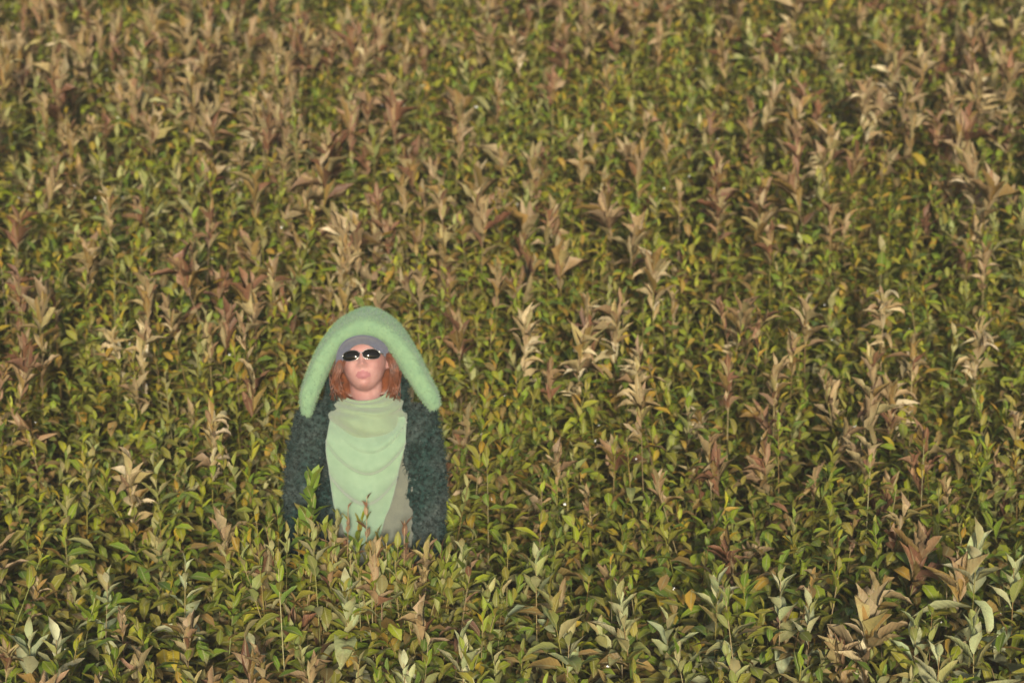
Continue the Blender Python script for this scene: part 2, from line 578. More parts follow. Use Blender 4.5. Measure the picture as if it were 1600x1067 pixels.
HERO = [  # px, v of the top, kind, height, leaf size, own label
    (495, 752, 'bright', -7.98, 1.2, 'bright green sprig rising before the person\'s dark sleeve on the left'),
    (570, 779, 'russet', -8.0, 0.8, 'small red-leaved sprig standing before the light green scarf'),
    (541, 790, 'russet', -8.02, 0.75, 'short red and green sprig before the scarf, left of its taller neighbour'),
    (618, 812, 'russet', -7.95, 0.9, 'dark red sprig before the grey garment below the scarf'),
    (443, 822, 'pale', -7.9, 1.0, 'pale leafy stalk just left of the dark coat hem'),
    (148, 892, 'shoot', 0.94, 1.15, 'pale shoot with a wide leafy head near the left bottom corner'),
    (268, 882, 'shoot', 0.96, 1.05, 'tall upright grey-green stalk at lower left, beside the wide-headed stalk'),
    (352, 835, 'tan', 0.95, 1.0, 'tan stalk with upright leaves at lower left before the person'),
    (428, 885, 'tan', 0.92, 1.0, 'tan upright stalk just left of and below the coat hem'),
    (497, 872, 'tan', 0.92, 1.1, 'tan-leaved stalk below the person, between two pale shoots'),
    (540, 925, 'shoot', 0.92, 1.45, 'large-leaved pale shoot straight below the person'),
    (594, 906, 'shoot', 0.95, 1.1, 'pale grey-green shoot below the scarf, right of the large-leaved one'),
    (700, 862, 'green', 0.92, 1.0, None),
    (848, 868, 'shoot', 0.96, 1.15, 'pale green shoot with starry top at bottom centre'),
    (982, 938, 'shoot', 0.92, 1.2, 'pale grey-green shoot at bottom, right of the starry-topped one'),
    (1112, 900, 'shoot', 0.96, 1.2, 'broad-leaved grey-green shoot at lower right, first of two neighbours'),
    (1224, 905, 'shoot', 0.94, 1.15, 'broad-leaved grey-green shoot at lower right, second of two neighbours'),
    (1268, 945, 'shoot', 0.90, 1.1, None),
    (1512, 848, 'shoot', 1.04, 1.35, 'tallest grey-green stalk near the right edge, broad paired leaves'),
    (1492, 905, 'tan', 0.92, 1.2, 'withered brown stalk just left of the tallest stalk on the right'),
    (1350, 985, 'fluff', 0.88, 1.5, 'large yellowed withered clump at the bottom edge, lower right'),
    (1432, 975, 'shoot', 0.92, 1.2, None), (1590, 890, 'shoot', 0.95, 1.2, None), (735, 1005, 'shoot', 0.9, 1.3, None),
    (30, 990, 'shoot', 0.92, 1.2, None), (85, 1000, 'shoot', 0.9, 1.2, None), (395, 1010, 'shoot', 0.9, 1.1, None),
    (180, 1030, 'green', 0.9, 1.1, None), (660, 965, 'tan', 0.9, 1.1, None), (870, 990, 'shoot', 0.9, 1.2, None),
    (1040, 975, 'shoot', 0.9, 1.1, None), (1540, 985, 'shoot', 0.9, 1.3, None), (1450, 1020, 'shoot', 0.9, 1.3, None),
    # level with the person
    (800, 512, 'fluff', 1.0, 1.25, 'withered stalk with pale curling pods, nearest right of the person\'s head'),
    (918, 478, 'tan', 1.0, 1.1, 'tan-topped stalk between two pale seed heads right of the hood'),
    (955, 492, 'fluff', 1.0, 1.3, 'pale seed head right of the hood, second from the person'),
    (1012, 420, 'fluff', 1.05, 1.3, 'pale seed head above the others, right of centre'),
    (1058, 470, 'tan', 0.95, 0.9, None), (1205, 575, 'tan', 1.0, 1.15, None),
    (1265, 490, 'tan', 1.05, 1.2, 'tall tan stalk with tiers of upright leaves, right half, level with the hood'),
    (1382, 475, 'fluff', 1.05, 1.1, 'curling tan seed stalk in the right half beside the misty grass'),
    (1425, 545, 'tan', 1.0, 1.2, 'tan stalk in the right half, below the curling seed stalk'),
    (1510, 515, 'fluff', 1.0, 1.2, 'pale withered seed stalk near the right edge, level with the face'),
    (1130, 585, 'red', 1.0, 1.1, None), (1122, 705, 'tan', 0.95, 1.1, 'tan stalk in the green patch right of centre, level with the scarf'),
    (1375, 560, 'tan', 0.95, 1.0, None), (880, 715, 'tan', 0.95, 1.1, None), (865, 590, 'red', 0.95, 1.0, None),
    (722, 655, 'tan', 0.92, 1.0, None), (815, 600, 'green', 0.9, 1.0, None), (1000, 560, 'tan', 0.95, 1.0, None),
    (1545, 410, 'tan', 1.0, 1.0, None), (1205, 370, 'tan', 1.0, 1.1, None), (1300, 335, 'tan', 1.0, 1.1, None),
    (322, 655, 'fluff', 1.0, 1.1, 'withered pale stalk left of the coat, level with the scarf'),
    (216, 735, 'fluff', 0.98, 1.1, 'twisted withered stalk at left, level with the sprig before the sleeve'),
    (270, 715, 'pale', 0.98, 1.1, None), (130, 745, 'pale', 0.95, 1.1, None), (240, 815, 'pale', 0.9, 1.0, None),
    (210, 535, 'fluff', 1.02, 1.15, 'withered stalk with pale curling leaves, left of the hood'),
    (60, 545, 'tan', 1.0, 1.1, None), (330, 520, 'tan', 1.0, 1.0, None), (150, 410, 'tan', 1.0, 1.1, None), (310, 395, 'tan', 1.0, 1.1, None),
    (240, 450, 'tan', 1.0, 1.2, None), (1540, 620, 'yellow', 0.95, 1.0, None), (1215, 660, 'green', 1.0, 1.0, 'green stalk in the green patch at right, level with the scarf'),
    (1350, 720, 'green', 1.0, 1.0, None), (1440, 690, 'green', 1.05, 1.0, None), (1480, 760, 'green', 1.0, 1.0, None), (1290, 790, 'green', 0.95, 1.0, None),
    # high on the slope
    (400, 285, 'tan', 1.05, 1.3, 'tan stalk standing clear in the dusky patch above and left of the hood'),
    (735, 325, 'tan', 1.0, 1.3, None), (700, 215, 'tan', 1.05, 1.4, None), (910, 235, 'tan', 1.0, 1.3, None), (860, 140, 'red', 1.0, 1.3, None),
    (952, 105, 'tan', 1.0, 1.3, None), (1025, 55, 'tan', 1.0, 1.3, None), (1000, 260, 'tan', 1.0, 1.2, None), (1055, 305, 'tan', 1.0, 1.1, None),
    (1125, 270, 'tan', 1.0, 1.1, None), (1250, 215, 'red', 1.0, 1.2, None), (1365, 150, 'fluff', 1.05, 1.2, 'pale seeding stalk high at upper right'),
    (1430, 180, 'tan', 1.05, 1.2, None), (1495, 205, 'tan', 1.05, 1.2, None), (1390, 70, 'tan', 1.0, 1.3, None), (640, 295, 'tan', 1.0, 1.2, None),
    (560, 380, 'tan', 1.0, 1.2, None), (480, 170, 'pale', 1.1, 1.3, None), (240, 60, 'pale', 1.15, 1.4, None), (285, 120, 'tan', 1.05, 1.3, None),
    (100, 215, 'tan', 1.05, 1.3, None), (180, 310, 'tan', 1.05, 1.2, None), (60, 130, 'pale', 1.05, 1.3, None), (520, 215, 'tan', 1.05, 1.3, None),
    (625, 70, 'tan', 1.05, 1.3, None), (775, 60, 'tan', 1.0, 1.3, None), (820, 260, 'tan', 1.0, 1.2, None), (860, 345, 'red', 1.0, 1.2, None),
    (1160, 180, 'red', 1.0, 1.2, None), (1290, 60, 'pale', 1.0, 1.2, None), (1560, 90, 'pale', 1.0, 1.2, None), (1105, 20, 'pale', 1.05, 1.3, None),
    (605, 470, 'tan', 1.0, 0.9, None), (655, 440, 'tan', 1.0, 1.0, None), (770, 425, 'tan', 1.0, 1.0, None), (540, 395, 'tan', 1.0, 1.0, None),
    (425, 430, 'tan', 1.0, 1.1, None), (385, 525, 'yellow', 0.95, 1.0, None),
]
GAPS = [(122, 55, 26, 60), (1108, 70, 24, 62), (212, 215, 26, 20), (410, 320, 60, 40)]      # thin places, (px, v, rx, ry)


def weights(u, v):
    if v > 880:
        return [('pale', 4.5), ('green', 3.5), ('shoot', .5), ('tan', .8), ('yellow', .9), ('red', .1)] if u > 450 else [('pale', 4), ('green', 2.5), ('shoot', .4), ('tan', 1.4), ('yellow', 1.2), ('red', .15)]
    if v > 690:
        if u < 450: return [('pale', 2.4), ('tan', 1.5), ('green', 3), ('yellow', 2.2), ('red', .4)]
        if u > 1050: return [('green', 7), ('pale', 1.2), ('yellow', 1.2), ('tan', .4), ('red', .4)]
        return [('green', 4.5), ('pale', 1.4), ('yellow', 2.2), ('tan', .8), ('red', .6)]
    if v > 380:
        if u < 450: return [('tan', 1.7), ('green', 2.4), ('yellow', 4.2), ('red', .6), ('pale', 1), ('fluff', .15)]
        return [('green', 4.4), ('yellow', 5), ('tan', .4), ('red', .3), ('pale', .9), ('fluff', .10)]
    if u < 450: return [('tan', 3.8), ('pale', 2.4), ('green', 2), ('red', 1.0), ('yellow', 2), ('fluff', .25)]
    if u > 950: return [('tan', 1.2), ('green', 3.2), ('red', .7), ('pale', 1.4), ('yellow', 4), ('fluff', .12)]
    return [('tan', 2.2), ('green', 2.8), ('red', .8), ('pale', 1.6), ('yellow', 3.4), ('fluff', .12)]


def size(kind, v):
    """leaf size over the field: large in the rows below, small bed leaves with large dry tops higher up"""
    if v > 860: return 1.15 if kind == 'pale' else 1.05
    if v > 700: return 1.0
    k = min(1, (700 - v) / 350)
    return 1.0 + 0.28 * k if kind in ('tan', 'red', 'fluff', 'pale') else 1.0 - 0.22 * k


PX = (568 - 800) / 480.0


def blocked(x, y):
    """where the person stands"""
    return ((x - PX) / 0.31) ** 2 + ((y - YP) / (0.26 if y > YP else 0.20)) ** 2 < 1


plants = []          # px, v, kind, base, H, big, label, y
r = random.Random(5)
for (px, v, kind, H, big, lab) in HERO:
    if H < 0:                                           # given by its distance instead of its height
        p = at(px, v, -H)
        b = Vector((p.x, -H, ground(p.x, -H))); H = p.z - b.z
    else:
        H += 0.16 if v > 830 else 0.11
        if v > 830: big *= 1.3
        b = solve_base(px, v, H)
    plants.append([px, v, kind, b, H, big, lab, True])
hero_xy = [(p[3].x, p[3].y) for p in plants]
step = 0.112
y = 6.95
while y < 16.5:
    half = 800 / FPX * y * 1.06 + (0.6 if y < 11 else 1.2)
    x = -half
    while x < half:
        xx, yy = x + r.uniform(-1.3, 1.3) * step, y + r.uniform(-1.3, 1.3) * step
        x += step
        if blocked(xx, yy): continue
        if any((xx - a) ** 2 + (yy - b) ** 2 < 0.006 for a, b in hero_xy): continue
        H = r.gauss(0.98, 0.085)
        z = ground(xx, yy)
        u, v = project((xx, yy, z + H))
        if any(((u - g_[0]) / g_[2]) ** 2 + ((v - g_[1]) / g_[3]) ** 2 < 1 for g_ in GAPS) and r.random() < 0.85:
            continue
        if 430 < u < 700 and 7.72 < yy < YP and r.random() < 0.8:          # taller round the person's legs
            H = (at(u, 842 + r.uniform(-8, 40), yy).z - z)
            u, v = project((xx, yy, z + H))
        if 425 < u < 705 and yy < YP and v < 860:                       # keep the person in view
            lim = (838 if u > 520 else 815) + r.uniform(-14, 30) if u < 660 else 852 + r.uniform(-5, 30)
            for _ in range(60):
                if v >= lim or H < 0.4: break
                H -= 0.012
                u, v = project((xx, yy, z + H))
        patch = math.sin(1.9 * xx + 1.3 * yy + 0.7) + math.sin(-1.2 * xx + 2.3 * yy + 2.0) + 0.8 * math.sin(3.7 * xx + 0.4 * yy) + 0.6 * math.sin(0.9 * xx - 4.1 * yy)
        pf = math.exp(0.9 * patch)                                        # dry tops and green growth come in patches
        kind = wpick(r, [(n_, w_ * (pf if n_ in ('tan', 'red', 'fluff') else 1.0)) for n_, w_ in weights(u, v)])
        if kind in ('tan', 'red', 'fluff') and v < 700 and not (425 < u < 705):
            H += r.uniform(0.0, 0.10)
            u, v = project((xx, yy, z + H))
        plants.append([u, v, kind, Vector((xx, yy, z)), H, (r.uniform(0.65, 1.3) if kind in ('tan', 'red', 'fluff') else r.uniform(0.85, 1.2)) * size(kind, v), None, False])
    y += step

for k in range(95):                                      # close stand hiding the legs
    u, yy = r.uniform(428, 706), r.uniform(7.86, 8.12)
    top = at(u, 846 + r.uniform(-12, 45) + (-36 if u < 525 else 0 if u < 650 else 12), yy)
    plants.append([u, project(top)[1], wpick(r, [('green', 5), ('pale', 3), ('yellow', 1.2), ('russet', .5)]), Vector((top.x, yy, ground(top.x, yy))),
                   top.z - ground(top.x, yy), r.uniform(0.85, 1.1), None, False])


def inframe(p):
    return -10 < p[0] < 1610 and 0 < p[1] < 1090

order = sorted(range(len(plants)), key=lambda i: (not plants[i][7], not inframe(plants[i]), plants[i][3].y))
single = set(order[:300])
zones = {}
for i in single:
    u, v, kind = plants[i][:3]
    row = 'along the bottom edge' if v > 960 else 'in the near rows' if v > 860 else 'level with the coat' if v > 640 else 'level with the hood' if v > 430 else 'high on the slope'
    col = 'at far left' if u < 250 else 'at left' if u < 430 else 'straight below the person' if u < 705 and v > 640 else 'above the person' if u < 705 else 'right of the person' if u < 1050 else 'at right' if u < 1330 else 'at far right'
    zones.setdefault((LOOK[kind], row, col), []).append(i)
ORD = ['leftmost', 'second from left', 'third from left', 'fourth from left', 'fifth from left', 'sixth from left', 'seventh from left',
       'eighth from left', 'ninth from left', 'tenth from left', 'eleventh from left', 'twelfth from left']
for (lk, row, col), ids in zones.items():
    ids = [i for i in ids if plants[i][6] is None]
    ids.sort(key=lambda i: plants[i][0])
    for k, i in enumerate(ids):
        plants[i][6] = f'{lk} {row} {col}' + ('' if len(ids) == 1 else f', {ORD[k] if k < 12 else str(k + 1) + "th from left"}')
mass = Mass()
for i, (u, v, kind, b, H, big, lab, hero) in enumerate(plants):
    rr = random.Random(1000 + i)
    rz = rr.uniform(0, 6.28)
    sd_ = 0.34 if rr.random() < 0.22 and not (400 < u < 720) else 0.15 if not (400 < u < 720) else 0.10                    # some stalks bent over
    tilt = (rr.gauss(0, sd_), rr.gauss(0, sd_)) if not hero else (rr.gauss(0, 0.02), rr.gauss(0, 0.02))
    if i in single:
        o = build_plant(NAME[kind], kind, b, H, rz, tilt, rr, big, 1.0, 0.25 if hero else 1.0)
        tag(o, lab, 'plant', GROUP[kind])
    else:
        far = b.y > 14.2 or not (-60 < u < 1660)
        mass.plant(kind, b, H, rz, tilt, rr, big * (1.15 if far else 1.0), 0.6 if far else 1.0)
mass.build('plant_mass', 'dense mass of green, yellow and withered stalks filling the sloping field')

# low leaves between the stalks
low = Mass()
r = random.Random(77)
for k in range(50000):
    y = 6.9 + (r.random() ** 0.9) * 8.5
    half = 800 / FPX * y * 1.06 + 0.4
    x = r.uniform(-half, half)
    if blocked(x, y): continue
    h = 0.45 + 0.55 * r.random() ** 0.7
    z = ground(x, y) + h
    u, v = project((x, y, z))
    if 430 < u < 700 and y < YP and v < 850: continue
    tb = [('yellow', 4), ('green', 4), ('olive', 2.5), ('brown', 1.6)] if v < 700 else [('green', 5), ('olive', 3), ('yellow', 1.6), ('brown', 2)]
    X, Y, Z = axes(r.uniform(0, 6.28), R(r.uniform(-25, 35)), r.uniform(-.5, .5))
    L = r.uniform(0.042, 0.075) * (1.25 if v > 850 else 1.0)
    low.leaf(NFULL + r.choice((10, 11, 12, 2, 3, 4)), np.array((x, y, z)), L, L * r.uniform(.32, .55), X, Y, Z, pick(r, wpick(r, tb)))
low.build('undergrowth', 'low yellow-green leaves between the stalks')

# fine grass
fine = Mass()
for k in range(2100):
    y = 7.2 + r.random() * 7
    half = 800 / FPX * y * 1.06
    x = r.uniform(-half, half)
    if r.random() < 0.5:                                   # misty tufts
        tx, ty = r.choice([(1395, 425), (1470, 520), (1490, 600), (560, 130), (1180, 590), (420, 330), (1330, 250)])
        bb = solve_base(tx, ty, 0.95)
        x, y = bb.x + r.gauss(0, .09), bb.y + r.gauss(0, .09)
    if blocked(x, y): continue
    h = r.uniform(0.7, 1.02)
    z = ground(x, y)
    u, v = project((x, y, z + h))
    if 425 < u < 705 and y < YP and v < 840: continue
    dx, dy = r.gauss(0, .09), r.gauss(0, .09)
    fine.stem([(np.array((x + dx * f * f, y + dy * f * f, z + h * f)), 0.0011 * (1.1 - f)) for f in (0.3, 0.55, 0.75, 0.9, 1.0)],
              pick(r, wpick(r, [('olive', 3), ('green', 2), ('straw', 2)])), 3)
fine.build('fine_grass', 'thin grass blades standing among the stalks')

GRASS = [((893, 812), 1.08, (0.0, 0.0), 'green', 'single thin green grass blade standing upright at bottom centre'),
         ((1552, 640), 1.02, (0.22, 0.05), 'straw', 'straight pale straw slanting up to the right edge'),
         ((453, 150), 1.3, (-0.07, 0.05), 'straw', 'tall pale bare stem above and left of the hood'),
         ((140, 10), 1.25, (0.0, 0.0), 'straw', 'upright bare stem beside the dark gap at upper left'),
         ((1098, 45), 1.25, (-0.01, 0.0), 'straw', 'upright pale stem in the dark gap at upper right'),
         ((1115, 860), 1.0, (-0.09, 0.0), 'straw', 'slanting pale bare stem at lower right, near the broad-leaved stalks'),
         ((785, 930), 1.0, (0.05, 0.0), 'straw', 'pale bare stem leaning right at bottom centre')]
for (px, v), h, (dx, dy), cn, lab in GRASS:
    b = solve_base(px, v, h)
    p, q = tube_np([(np.array((dx * (f - 1) * 1.6, dy * (f - 1), h * f)), 0.0026 * (1.12 - f)) for f in (0, 0.3, 0.55, 0.75, 0.9, 1.0)], 5)
    o = link('grass_stem', mesh_np('grass_stem', p, q), M_STEM)
    o.location = b
    o.color = pick(r, cn) + (1,)
    tag(o, lab, 'grass', 'bare stems and blades standing out of the field')

# tiny solid white specks in place of glints of dew on the plants
tv, tf = [], []
for k in range(70):
    y = 7.5 + r.random() * 5.8
    half = 800 / FPX * y * 1.02
    x = r.uniform(-half, half)
    z = ground(x, y) + r.uniform(0.93, 1.06)
    u, v = project((x, y, z))
    if blocked(x, y) or (425 < u < 705 and 470 < v < 860): continue
    s_ = r.uniform(0.0012, 0.0032)
    for q in range(3):
        c_ = Vector((x, y, z)) + Vector((r.gauss(0, 1), r.gauss(0, 1), r.gauss(0, 1))) * s_
        rx_ = s_ * r.uniform(0.6, 1.6)
        b_ = len(tv)
        for d_ in ((1, 0, 0), (-1, 0, 0), (0, 1, 0), (0, -1, 0), (0, 0, 1), (0, 0, -1)):
            tv.append(c_ + Vector(d_) * rx_ * r.uniform(0.5, 1.3))
        tf += [(b_ + i_, b_ + j_, b_ + k_) for i_, j_, k_ in ((0, 2, 4), (2, 1, 4), (1, 3, 4), (3, 0, 4), (2, 0, 5), (1, 2, 5), (3, 1, 5), (0, 3, 5))]
tag(link('dew_glints', mesh_np('dew_glints', [tuple(p) for p in tv], None, tf), plain('glint_white', (0.8, 0.79, 0.76), 0.8, 0.3)),
    'tiny white specks standing in for dew glints scattered over the plants', kind='stuff')

# the cold night air
hz = bpy.data.meshes.new('haze')
bmh = bmesh.new()
bmesh.ops.create_cube(bmh, size=1.0)
bmesh.ops.scale(bmh, vec=(320, 480, 9.4), verts=bmh.verts)
bmesh.ops.translate(bmh, vec=(0, 170, -0.5), verts=bmh.verts)
bmh.to_mesh(hz); bmh.free()
mh = bpy.data.materials.new('haze')
mh.use_nodes = True
mh.node_tree.nodes.remove(mh.node_tree.nodes['Principled BSDF'])
pv = mh.node_tree.nodes.new('ShaderNodeVolumePrincipled')
pv.inputs['Color'].default_value = (0.95, 0.93, 0.86, 1)
pv.inputs['Density'].default_value = 0.0026
mh.node_tree.links.new(pv.outputs[0], mh.node_tree.nodes['Material Output'].inputs['Volume'])
tag(link('haze', hz, mh), 'thin mist lying over the field', kind='stuff')


# ------------------------------------------------------------------ the person
def evaluated(o):
    dg = bpy.context.evaluated_depsgraph_get()
    dg.update()
    e = o.evaluated_get(dg)
    return bpy.data.meshes.new_from_object(e)


def remesh(verts, faces, voxel, smooth_it=3):
    me = bpy.data.meshes.new('tmp')
    me.from_pydata([tuple(v) for v in verts], [], [tuple(f) for f in faces])
    o = link('tmp', me)
    m = o.modifiers.new('r', 'REMESH'); m.mode = 'VOXEL'; m.voxel_size = voxel; m.use_smooth_shade = True
    if smooth_it:
        s = o.modifiers.new('s', 'SMOOTH'); s.iterations = smooth_it; s.factor = 0.5
    out = evaluated(o)
    bpy.data.objects.remove(o)
    return out


def me_arrays(me):
    n = len(me.vertices)
    co = np.empty(n * 3, np.float32); me.vertices.foreach_get('co', co)
    no = np.empty(n * 3, np.float32); me.vertices.foreach_get('normal', no)
    return co.reshape(-1, 3), no.reshape(-1, 3)


def loft(rings, closed_ring=True, caps=True, base=0):
    """rings: list of equal-length point lists -> verts, faces"""
    n = len(rings[0]); vs = [p for rg in rings for p in rg]; fs = []
    for i in range(len(rings) - 1):
        for j in range(n if closed_ring else n - 1):
            a, b = i * n + j, i * n + (j + 1) % n
            fs.append((a, b, b + n, a + n))
    if caps and closed_ring:
        fs.append(tuple(reversed(range(n)))); fs.append(tuple(range((len(rings) - 1) * n, len(rings) * n)))
    return vs, [tuple(k + base for k in f) for f in fs]


def limb(pts, n=14):
    """tapered closed tube through [(Vector, radius)] with true cross-sections"""
    rings = []
    for i, (p, rad) in enumerate(pts):
        a = pts[max(0, i - 1)][0]; b = pts[min(len(pts) - 1, i + 1)][0]
        d = (b - a).normalized()
        ref = Vector((0, 1, 0)) if abs(d.y) < 0.8 else Vector((1, 0, 0))
        u = d.cross(ref).normalized(); w = d.cross(u)
        rings.append([p + (u * math.cos(2 * math.pi * j / n) + w * math.sin(2 * math.pi * j / n)) * rad for j in range(n)])
    return loft(rings)


def merge(*parts):
    V, F = [], []
    for v, f in parts:
        b = len(V)
        V += list(v); F += [tuple(k + b for k in ff) for ff in f]
    return V, F


def smoothpath(keys, m):
    """Catmull-Rom through tuples -> m samples"""
    k = np.array(keys, float); n = len(k); out = []
    for i in range(m):
        t = i / (m - 1) * (n - 1); a = min(int(t), n - 2); f = t - a
        p0, p1, p2, p3 = k[max(a - 1, 0)], k[a], k[a + 1], k[min(a + 2, n - 1)]
        out.append(0.5 * ((2 * p1) + (-p0 + p2) * f + (2 * p0 - 5 * p1 + 4 * p2 - p3) * f * f + (-p0 + 3 * p1 - 3 * p2 + p3) * f ** 3))
    return np.array(out)


def fuzz(me, count, length, width, r, lay=(0, 0, 0), spread=0.7, clump=0.0):
    """short fibres rooted in the surface: arrays of thin triangles"""
    co, no = me_arrays(me)
    idx = r.integers(0, len(co), count)
    p = co[idx] + r.normal(0, 0.0015, (count, 3))
    d = no[idx] + r.normal(0, spread, (count, 3)) * 0.6 + np.array(lay)
    if clump:
        ph = np.stack([np.sin(p[:, 0] * 160 + p[:, 2] * 90), np.sin(p[:, 1] * 150 + 1 + p[:, 0] * 70), np.sin(p[:, 2] * 170 + p[:, 0] * 60)], 1)
        d += ph * clump
    d /= np.linalg.norm(d, axis=1, keepdims=True)
    s = np.cross(d, r.normal(0, 1, (count, 3))); s /= np.linalg.norm(s, axis=1, keepdims=True)
    L = length * r.uniform(0.5, 1.2, (count, 1))
    p0 = p - d * 0.002
    bend = r.normal(0, 0.25, (count, 3)) + np.array((0, 0, -0.25))
    v = np.stack([p0 - s * width, p0 + s * width, p0 + d * L * 0.6 + s * width * 0.6, p0 + d * L * 0.6 - s * width * 0.6,
                  p0 + d * L + bend * L * 0.4], 1)
    q = np.array([(0, 1, 2, 3)])[None] + (np.arange(count) * 5)[:, None, None]
    t = np.array([(3, 2, 4)])[None] + (np.arange(count) * 5)[:, None, None]
    return v.reshape(-1, 3), q.reshape(-1, 4), t.reshape(-1, 3)


def with_fuzz(name, me, mat, parent, *args, **kw):
    """surface mesh + fibres as one mesh object"""
    fv, fq, ft = fuzz(me, *args, **kw)
    fm = mesh_np('f', fv, fq, ft)
    bm = bmesh.new(); bm.from_mesh(me); bm.from_mesh(fm)
    out = bpy.data.meshes.new(name); bm.to_mesh(out); bm.free()
    for p in out.polygons: p.use_smooth = True
    return link(name, out, mat, parent)


nr = np.random.default_rng(3)
PB = Vector((PX, YP, ground(PX, YP)))
person = bpy.data.objects.new('person', None)
COL.objects.link(person)
person.location = PB
tag(person, 'person in green fuzzy hood, grey cap, sunglasses, green scarf and dark coat standing among plants', 'person')


def lp(px, v, dy=0.0):
    """picture position at the person's depth (dy < 0 is nearer) -> person-local point"""
    return at(px, v, YP + dy) - PB


# head frame: a = picture right, b = up, c = forward (towards the camera)
HR = Matrix.Rotation(R(-4.5), 3, 'Y') @ Matrix.Rotation(R(-25), 3, 'X')
eye_mid = lp(565, 556, -0.085)


def hd_raw(a, b, c):
    return HR @ Vector((a, -c, b))


HC = eye_mid - hd_raw(0, 0, 0.087)


def hd(a, b, c):
    return HC + hd_raw(a, b, c)


def g2(a, b, a0, b0, sa, sb):
    return math.exp(-((a - a0) / sa) ** 2 - ((b - b0) / sb) ** 2)


def head_mesh():
    nu, nv = 72, 64
    vs, fs = [], []
    for i in range(nv + 1):
        th = math.pi * i / nv
        b = 0.113 * math.cos(th)
        ring = math.sin(th)
        for j in range(nu):
            ph = 2 * math.pi * j / nu
            ca, cc = math.sin(ph), math.cos(ph)
            lowf = max(0.0, -b / 0.113)
            wa = 0.0745 * (1 - 0.27 * lowf ** 1.7)
            wc = 0.090 if cc > 0 else 0.098
            a = wa * ring ** 0.8 * ca
            c = wc * ring ** 0.75 * cc
            if cc < 0: c *= 1 - 0.35 * lowf
            else: c *= 1 - 0.02 * lowf
            if cc > 0.2:
                k = min(1, (cc - 0.2) / 0.3)
                c += k * (0.022 * g2(a, b, 0, -0.033, 0.011, 0.010) + 0.013 * g2(a, b, 0, -0.014, 0.008, 0.022)
                          + 0.006 * g2(abs(a), b, 0.011, -0.037, 0.006, 0.006)
                          + 0.0075 * g2(a, b, 0, -0.059, 0.021, 0.0065) + 0.0085 * g2(a, b, 0, -0.074, 0.019, 0.0068)
                          - 0.004 * g2(a, b, 0, -0.0665, 0.022, 0.0026)
                          + 0.012 * g2(a, b, 0, -0.102, 0.020, 0.013) - 0.004 * g2(a, b, 0, -0.086, 0.02, 0.005)
                          - 0.010 * g2(abs(a), b, 0.031, 0.0, 0.017, 0.012) + 0.005 * g2(a, b, 0, 0.026, 0.05, 0.010)
                          + 0.005 * g2(abs(a), b, 0.044, -0.035, 0.018, 0.02))
            vs.append(hd(a, b if b > 0 else b * 0.90, c))
    for i in range(nv):
        for j in range(nu):
            fs.append((i * nu + j, (i + 1) * nu + j, (i + 1) * nu + (j + 1) % nu, i * nu + (j + 1) % nu))
    return vs, fs


def ear(s):
    return limb([(hd(s * 0.075, -0.028, -0.005), 0.008), (hd(s * 0.080, -0.01, -0.008), 0.012), (hd(s * 0.082, 0.012, -0.012), 0.013), (hd(s * 0.078, 0.026, -0.012), 0.008)], 8)


V3 = Vector
NB = lp(573, 640, 0.02)                     # base of the neck
SH_Z = lp(570, 655).z
parts = [head_mesh(), ear(-1), ear(1)]
nk = hd(0, -0.06, -0.03)
parts.append(limb([(NB + V3((0, 0.01, -0.05)), 0.075), (NB, 0.060), ((NB + nk) / 2, 0.054), (nk, 0.055), (hd(0, -0.02, -0.03), 0.05)], 20))
cx = NB.x


def torso(rows, n=28):
    return loft([[V3((cx + ox + w * math.sin(2 * math.pi * j / n), oy - d * math.cos(2 * math.pi * j / n), z)) for j in range(n)] for (z, w, d, ox, oy) in rows])


